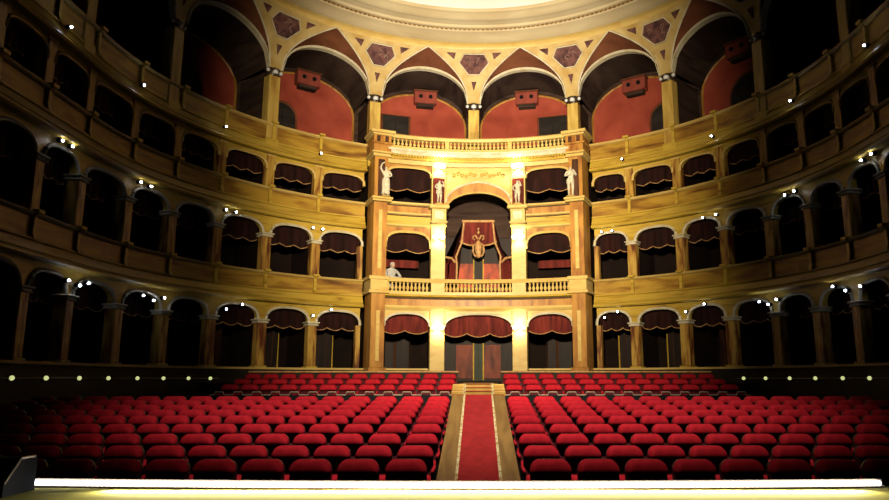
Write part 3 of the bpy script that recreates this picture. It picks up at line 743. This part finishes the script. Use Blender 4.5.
ks = list(Vt); ix = {k: i for i, k in enumerate(ks)}
b = skin_mesh('body', [Vt[k] for k in ks], [(ix[a], ix[c]) for a, c in Et], [Rt[k] for k in ks], 'white_cloth'); b.parent = t
mb = MB(); mb.sphere((0, -.115, 1.20), .105, 12, 8); mb.build('hair', 'hair', t, smooth=True)
mb = MB(); mb.lathe([(.035, 1.06), (.072, 1.10), (.088, 1.16), (.086, 1.20), (.05, 1.25)], 12, (0, -.165, 0)); mb.build('face', 'skin', t, smooth=True)

# ------------------------------------------------------------------ lamps
protol = None
def led_lamp(label, loc, rz, group, r=.05):
    global protol
    if protol is None:
        t = thing('spot_lamp', label, 'lamp', loc, rz, group)
        mb = MB(); mb.sphere((0, -.03, 0), .032, 10, 6); mb.build('bulb', 'led_small', t, smooth=True)
        mb = MB(); mb.tube([(0, .0, 0), (0, .10, 0)], .055, 10); mb.build('socket', 'black', t, smooth=True)
        protol = t; return t
    return dup(protol, label, loc, rz, group)
T3 = [(-100.1, 8.5), (-80.3, 8.52), (-59.7, 8.5), (-37.1, 8.52), (33.8, 8.4), (55.1, 8.4), (74.4, 8.45), (94.7, 8.5)]
T1 = [(-97.8, 5.72), (-95.4, 5.72), (-77.8, 5.69), (-75.3, 5.68), (-57.7, 5.66), (-55.4, 5.66), (-37.8, 5.60), (-35.6, 5.60), (28.2, 5.64), (30.6, 5.64), (51.3, 5.60), (54.3, 5.62), (70.3, 5.64), (72.5, 5.67), (89.4, 5.7), (92.1, 5.72)]
T0 = [(-92.9, 2.40), (-90.1, 2.34), (-88.0, 2.45), (-74.9, 2.40), (-72.5, 2.30), (-70.1, 2.42), (-56.2, 2.30), (-52.7, 2.50), (-37.0, 2.3), (-33.0, 2.56), (28.3, 2.3), (31.2, 2.5), (46.3, 2.34), (50.5, 2.56), (62.7, 2.44), (64.6, 2.32), (66.5, 2.44), (79.5, 2.56), (82.4, 2.38), (86.0, 2.42)]
for grp, lst, rr, tn in (('lamps on the top balcony', T3, 10.02, 'uppermost balcony'), ('lamps over the first tier boxes', T1, 10.17, 'first tier arches'), ('lamps over the ground tier boxes', T0, 10.17, 'ground tier arches')):
    for s in (-1, 1):
        side = sorted([q for q in lst if q[0]*s > 0], key=lambda q: abs(q[0]))
        for i, (a, z) in enumerate(side):
            led_lamp('small white lamp on the %s, %s one %s of the royal box' % (tn, ORD[i], SIDE[s]), P(a, rr, z), facing(a), grp)
WL = [(-103.1, .02), (-96.3, .02), (-88.6, .02), (-81.7, .02), (-75.1, .02), (-69.3, .02), (-63.8, .02), (-59.0, .02), (58.4, .02), (63.2, .02), (68.5, .02), (74.2, .02), (80.4, .02), (86.7, .02)]
first = None
for s in (-1, 1):
    side = sorted([q for q in WL if q[0]*s > 0], key=lambda q: abs(q[0]))
    for i, (a, z) in enumerate(side):
        lab = 'dim yellow lamp on the parterre wall %s of the seats, %s along from the centre' % (SIDE[s], ORD[i])
        if first is None:
            t = first = thing('parterre_lamp', lab, 'lamp', P(a, 10.12, z), facing(a), 'lamps along the parterre wall')
            mb = MB(); mb.sphere((0, -.05, 0), .055, 10, 6); mb.build('bulb', 'led_wall', t, smooth=True)
            MB().box(-.09, .09, -.02, 0, -.07, .07).build('back_plate', 'black', t)
        else: dup(first, lab, P(a, 10.12, z), facing(a))
    mb = MB(); a0, a1 = (-57.0, -115) if s < 0 else (56.5, 108)
    mb.tube([P(a0+(a1-a0)*i/50, 10.085, .02) for i in range(51)], .008, 4)
    tag(mb.build('lamp_cable', 'grey'), 'thin cable joining the parterre lamps on the %s wall' % SIDE[s], 'cable', 'lamp cables')
MAIN = []
first = None
for z, tn in ((8.40, 'top of the second tier'), (5.50, 'top of the first tier'), (1.95, 'ground tier')):
    for s in (-1, 1):
        a = s*INN; lab = 'bright round lamp on the inner pilaster %s of royal box, %s' % (SIDE[s], tn)
        loc = P(a, RC-.02, z); MAIN.append(P(a, RC-.30, z))
        if first is None:
            t = first = thing('wall_lamp', lab, 'lamp', loc, facing(a), 'bright lamps on the inner pilasters')
            mb = MB(); 
            for x in (-.14, .14): mb.sphere((x, -.20, 0), .105, 12, 8)
            mb.build('bulbs', 'lamp', t, smooth=True)
            mb = MB()
            for x in (-.14, .14): mb.tube([(0, 0, -.02), (x*.8, -.10, -.10), (x, -.20, -.085)], .018, 6)
            mb.build('arm', 'gold', t, smooth=True)
        else: dup(first, lab, loc, facing(a))

# ------------------------------------------------------------------ stalls seats
def pillow(w, h, layers, rt=.14, rb=.05, n=6, nrm=None):
    """rounded panel in the xz plane, layers (inset, y)"""
    out = []
    for cx_, cz_, r, q0 in ((w/2-rt, h-rt, rt, 0), (-w/2+rt, h-rt, rt, 1), (-w/2+rb, rb, rb, 2), (w/2-rb, rb, rb, 3)):
        for i in range(n+1):
            q = (q0+i/n)*PI/2; out.append((cx_+r*math.cos(q), cz_+r*math.sin(q)))
    rows = []
    for ins, y in layers:
        rows.append([(x*(1-2*ins/w), y, (z-h/2)*(1-2*ins/h)+h/2) for x, z in out])
    mb = MB(); mb.rings(rows); return mb
def make_seat(label, loc):
    t = thing('theatre_seat', label, 'seat', loc, 0)
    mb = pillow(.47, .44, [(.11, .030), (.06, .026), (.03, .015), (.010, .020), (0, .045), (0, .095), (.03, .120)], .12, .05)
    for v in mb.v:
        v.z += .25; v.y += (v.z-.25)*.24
    mb.build('backrest', 'velvet_shaded', t, smooth=True)  # backrest coloured dark as if shaded by the cushion above
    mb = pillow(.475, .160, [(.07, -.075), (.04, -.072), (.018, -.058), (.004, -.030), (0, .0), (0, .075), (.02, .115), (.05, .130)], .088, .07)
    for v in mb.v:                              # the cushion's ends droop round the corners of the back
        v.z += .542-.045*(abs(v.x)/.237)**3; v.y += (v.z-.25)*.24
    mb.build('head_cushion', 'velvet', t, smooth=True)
    mb = pillow(.47, .44, [(.0, .110), (0, .135), (.04, .14)], .13, .05)
    for v in mb.v:
        v.z += .25; v.y += (v.z-.25)*.24
    mb.build('back_shell', 'seatdark', t, smooth=True)
    mb = MB(); mb.box(-.235, .235, -.42, .02, .24, .34, .04); mb.build('seat_cushion', 'velvet', t, smooth=True)
    for s in (-1, 1):
        x = s*.254
        MB().box(x-.017, x+.017, -.36, .12, .0, .40).build('side_panel', 'seatdark', t)
        MB().box(x-.019, x+.019, -.38, .12, .40, .44, .012).build('armrest', 'velvet', t)
    return t
proto = None; nseat = 0
BLOCKS = []
for ri, (y, zt) in enumerate(ROWS):
    for s, cnt in ((-1, [9, 11, 12, 13, 14, 15, 16, 16, 16][ri]), (1, [8, 9, 10, 11, 12, 13, 13, 14, 14][ri])):
        for i in range(cnt): BLOCKS.append((s*(.83+.55*i), y, zt-SEAT_H, 'red velvet seat, %s row of the front stalls, %s seat %s of the aisle' % (ORD[ri], ORD[i], SIDE[s]), 'front stalls seats'))
for ri, (y, zt) in enumerate(REAR):
    for s in (-1, 1):
        for i in range(12):
            x0 = .92 if s < 0 else 1.0
            BLOCKS.append((s*(x0+.55*i), y, zt-SEAT_H, 'red velvet seat, %s row of the rear stalls, %s seat %s of the aisle' % (ORD[ri], ORD[i], SIDE[s]), 'rear stalls seats'))
for x, y, z, lab, grp in BLOCKS:
    if proto is None: proto = make_seat(lab, (x, y, z)); proto['group'] = grp
    else: dup(proto, lab, (x, y, z), 0, grp)
# low partitions behind and in front of the rear stalls
for s in (-1, 1):
    x0, x1 = (-7.3, -.66) if s < 0 else (.74, 7.4)
    t = thing('low_partition', 'low dark partition with pale top rail behind the rear stalls, %s side' % SIDE[s], 'partition', ((x0+x1)/2, 22.55, -.12))
    h = (x1-x0)/2
    MB().box(-h, h, 0, .10, 0, .32).build('panel', 'parterre', t)
    MB().box(-h-.03, h+.03, -.05, .15, .32, .37, .01).build('top_rail', 'fringe', t)
    t = thing('front_rail', 'low dark barrier with pale stepped rail before the rear stalls, %s side' % SIDE[s], 'barrier', ((x0+x1)/2, 19.30, -1.05))
    MB().box(-h, h, 0, .06, 0, .62).build('panel', 'black', t)
    mb = MB(); pts = [(-h, -.02, .62)]; n = 13; w = 2*h/n
    for i in range(n):
        xa = -h+i*w; pts += [(xa+.12, -.02, .62), (xa+.15, -.02, .70), (xa+w-.15, -.02, .70), (xa+w-.12, -.02, .62)]
    pts.append((h, -.02, .62))
    mb.tube(pts, .018, 5); mb.build('rail', 'grey', t)

# ------------------------------------------------------------------ aisle carpet, steps
t = thing('carpet_runner', 'long red carpet runner with braided gold borders on the centre aisle', 'carpet', (0, 10.3, -.76))
def ramp_strip(x0, x1, dz):
    mb = MB(); pr = [(7.6, -1.22), (13.0, -.292), (13.0, -.292+dz), (7.6, -1.22+dz)]
    mb.rings([[(x, y, z) for y, z in pr] for x in (x0, x1)]); return mb
mb = ramp_strip(-.235, .235, .012); mb.build('runner', 'carpet', t, t)
for s in (-1, 1):
    mb = ramp_strip(min(s*.235, s*.268), max(s*.235, s*.268), .016); mb.build('braid_border', 'braid', t, t)
for i in range(3):
    y = 13.02+.34*i; z = -.285+.062*i
    t = thing('aisle_step', 'gold step with red carpet centre, %s from the front of the aisle' % ['first', 'second', 'third'][i], 'step', (0, y, z-.03), 0, 'steps at the end of the aisle')
    MB().box(-.50, .50, 0, .335 if i < 2 else .5, 0, .09, .01).build('tread', 'stepgold', t)
    MB().box(-.48, .48, -.004, .0, .0, .035).build('riser', 'carpet', t)
    MB().box(-.24, .24, -.006, .33, .088, .096).build('carpet_strip', 'carpet', t)
    for s in (-1, 1): MB().box(s*.262-.022, s*.262+.022, -.008, .33, .04, .099).build('braid_border', 'braid', t)

# ------------------------------------------------------------------ stage lights
t = thing('led_strip', 'long bright white LED strip along the front edge of the stage', 'light strip', (-.16, 5.45, -.815))
def lip(x): return 5.46+.012*x*x
mb = MB(); rows = []
for i in range(41):
    x = -3.46+6.56*i/40; y = lip(x)
    rows.append([(x, y-.045, -.815), (x, y+.02, -.815), (x, y+.02, -.755), (x, y+.005, -.755), (x, y+.005, -.80), (x, y-.045, -.80)])
mb.rings(rows); mb.build('housing', 'grey', t, t)
N = 172; pts = [(-3.44+6.50*i/(N-1)) for i in range(N)]
def ledv(x): return Vector((x, lip(x)-.018, -.782))-XF[t][0]
first = None; rest = MB()
for i, x in enumerate(pts):
    p = ledv(x)
    if 36 <= i < 136:
        if first is None:
            mb = MB(); mb.sphere((0, 0, 0), .0185, 8, 6); first = mb.build('led', 'led', t, smooth=True); first.location = p
        else:
            o = first.copy(); COL.objects.link(o); o.parent = t; o.location = p
    else: rest.sphere(p, .0185, 8, 6)
o = rest.build('led_row', 'led', t, smooth=True); o['kind'] = 'stuff'
t = thing('stage_monitor', 'dark rounded stage monitor at the stage edge beside the strip end', 'loudspeaker', (-3.60, 5.26, -.815))
mb = MB(); mb.rings([[(x, y, z) for y, z in ((-.18, 0), (.18, 0), (.18, .23), (.14, .25), (-.02, .25), (-.18, .08))] for x in (-.32, .28)]); mb.build('cabinet', 'black', t)
mb = MB(); mb.rings([[(x, y, z) for y, z in ((-.175, .095), (-.165, .085), (-.035, .225), (-.045, .235))] for x in (-.28, .24)]); mb.build('grille', 'seatdark', t)
mb = MB(); mb.tube([(.28, -.17, .09), (.285, -.02, .25), (.285, .14, .25)], .008, 5); mb.build('edge_strip', 'grey', t)

# ------------------------------------------------------------------ light
def spot(name, loc, target, power, angle, blend, col, size=.3):
    l = bpy.data.lights.new(name, 'SPOT'); l.energy = power; l.spot_size = D(angle); l.spot_blend = blend; l.color = col; l.shadow_soft_size = size
    o = bpy.data.objects.new(name, l); COL.objects.link(o); o.location = loc
    o.rotation_euler = (Vector(target)-Vector(loc)).to_track_quat('-Z', 'Y').to_euler(); return o
def point(name, loc, power, col, size):
    l = bpy.data.lights.new(name, 'POINT'); l.energy = power; l.color = col; l.shadow_soft_size = size
    o = bpy.data.objects.new(name, l); COL.objects.link(o); o.location = loc; return o
spot('added_front_upper', (0, 4.0, 4.5), (0, 27, 9.6), 24500, 54, 1.0, (1.0, .86, .60), .4)  # added light without a fixture, brightens the gallery and upper front
spot('added_front_lower', (0, 4.0, 4.5), (0, 27, 2.6), 16500, 53, 1.0, (1.0, .86, .60), .4)  # second added light, no fixture, for the lower tiers and rear stalls
spot('added_stalls_spot', (0, 7.0, 11.5), (0, 13.9, -.5), 11800, 62, 1.0, (1.0, .88, .78), .4)  # added overhead light, no fixture, brightens the seat tops
spot('added_dome_light', (0, 16.0, 2.0), (0, 25.2, 13.6), 6800, 53, 1.0, (1.0, .92, .78), .5)  # added light in mid-air, no fixture, brightens the dome and ceiling ring
l = bpy.data.lights.new('led_strip_light', 'AREA'); l.shape = 'RECTANGLE'; l.size = 5.6; l.size_y = .02; l.energy = 95; l.color = (1.0, .97, .80)
o = bpy.data.objects.new('led_strip_light', l); COL.objects.link(o); o.location = (.05, 5.415, -.768)
o.rotation_euler = Vector((0, -1, -.35)).to_track_quat('-Z', 'Y').to_euler()
for p in MAIN:                               # added spots stand in for the lamps' light, aimed only at the pilasters
    spot('pilaster_lamp_light', p+Vector((0, -.10, 0)), p+Vector((0, 1, 0)), 95, 140, .6, (1.0, .84, .55), .07)
w = bpy.data.worlds.new('world'); SC.world = w; w.use_nodes = True
w.node_tree.nodes['Background'].inputs[0].default_value = (.01, .008, .006, 1); w.node_tree.nodes['Background'].inputs[1].default_value = .3

# ------------------------------------------------------------------ camera
cam = bpy.data.cameras.new('camera'); co = bpy.data.objects.new('camera', cam); COL.objects.link(co)
cam.sensor_width = 36; cam.sensor_fit = 'HORIZONTAL'; cam.lens = 36*695.66/889; cam.shift_x = -(478.4-444.5)/889
co.location = (0, 0, 0); co.rotation_euler = (D(90+10.5), 0, 0); cam.clip_start = .05
SC.camera = co
for o in list(COL.objects):
    if o.parent is None: o.location.z += LIFT
vs_ = SC.view_settings; vs_.view_transform = 'Standard'; vs_.look = 'None'; vs_.gamma = 1; vs_.use_curve_mapping = False; vs_.exposure = 0
SC.cycles.use_denoising = True; SC.cycles.max_bounces = 6; SC.cycles.diffuse_bounces = 0; SC.cycles.sample_clamp_indirect = 4
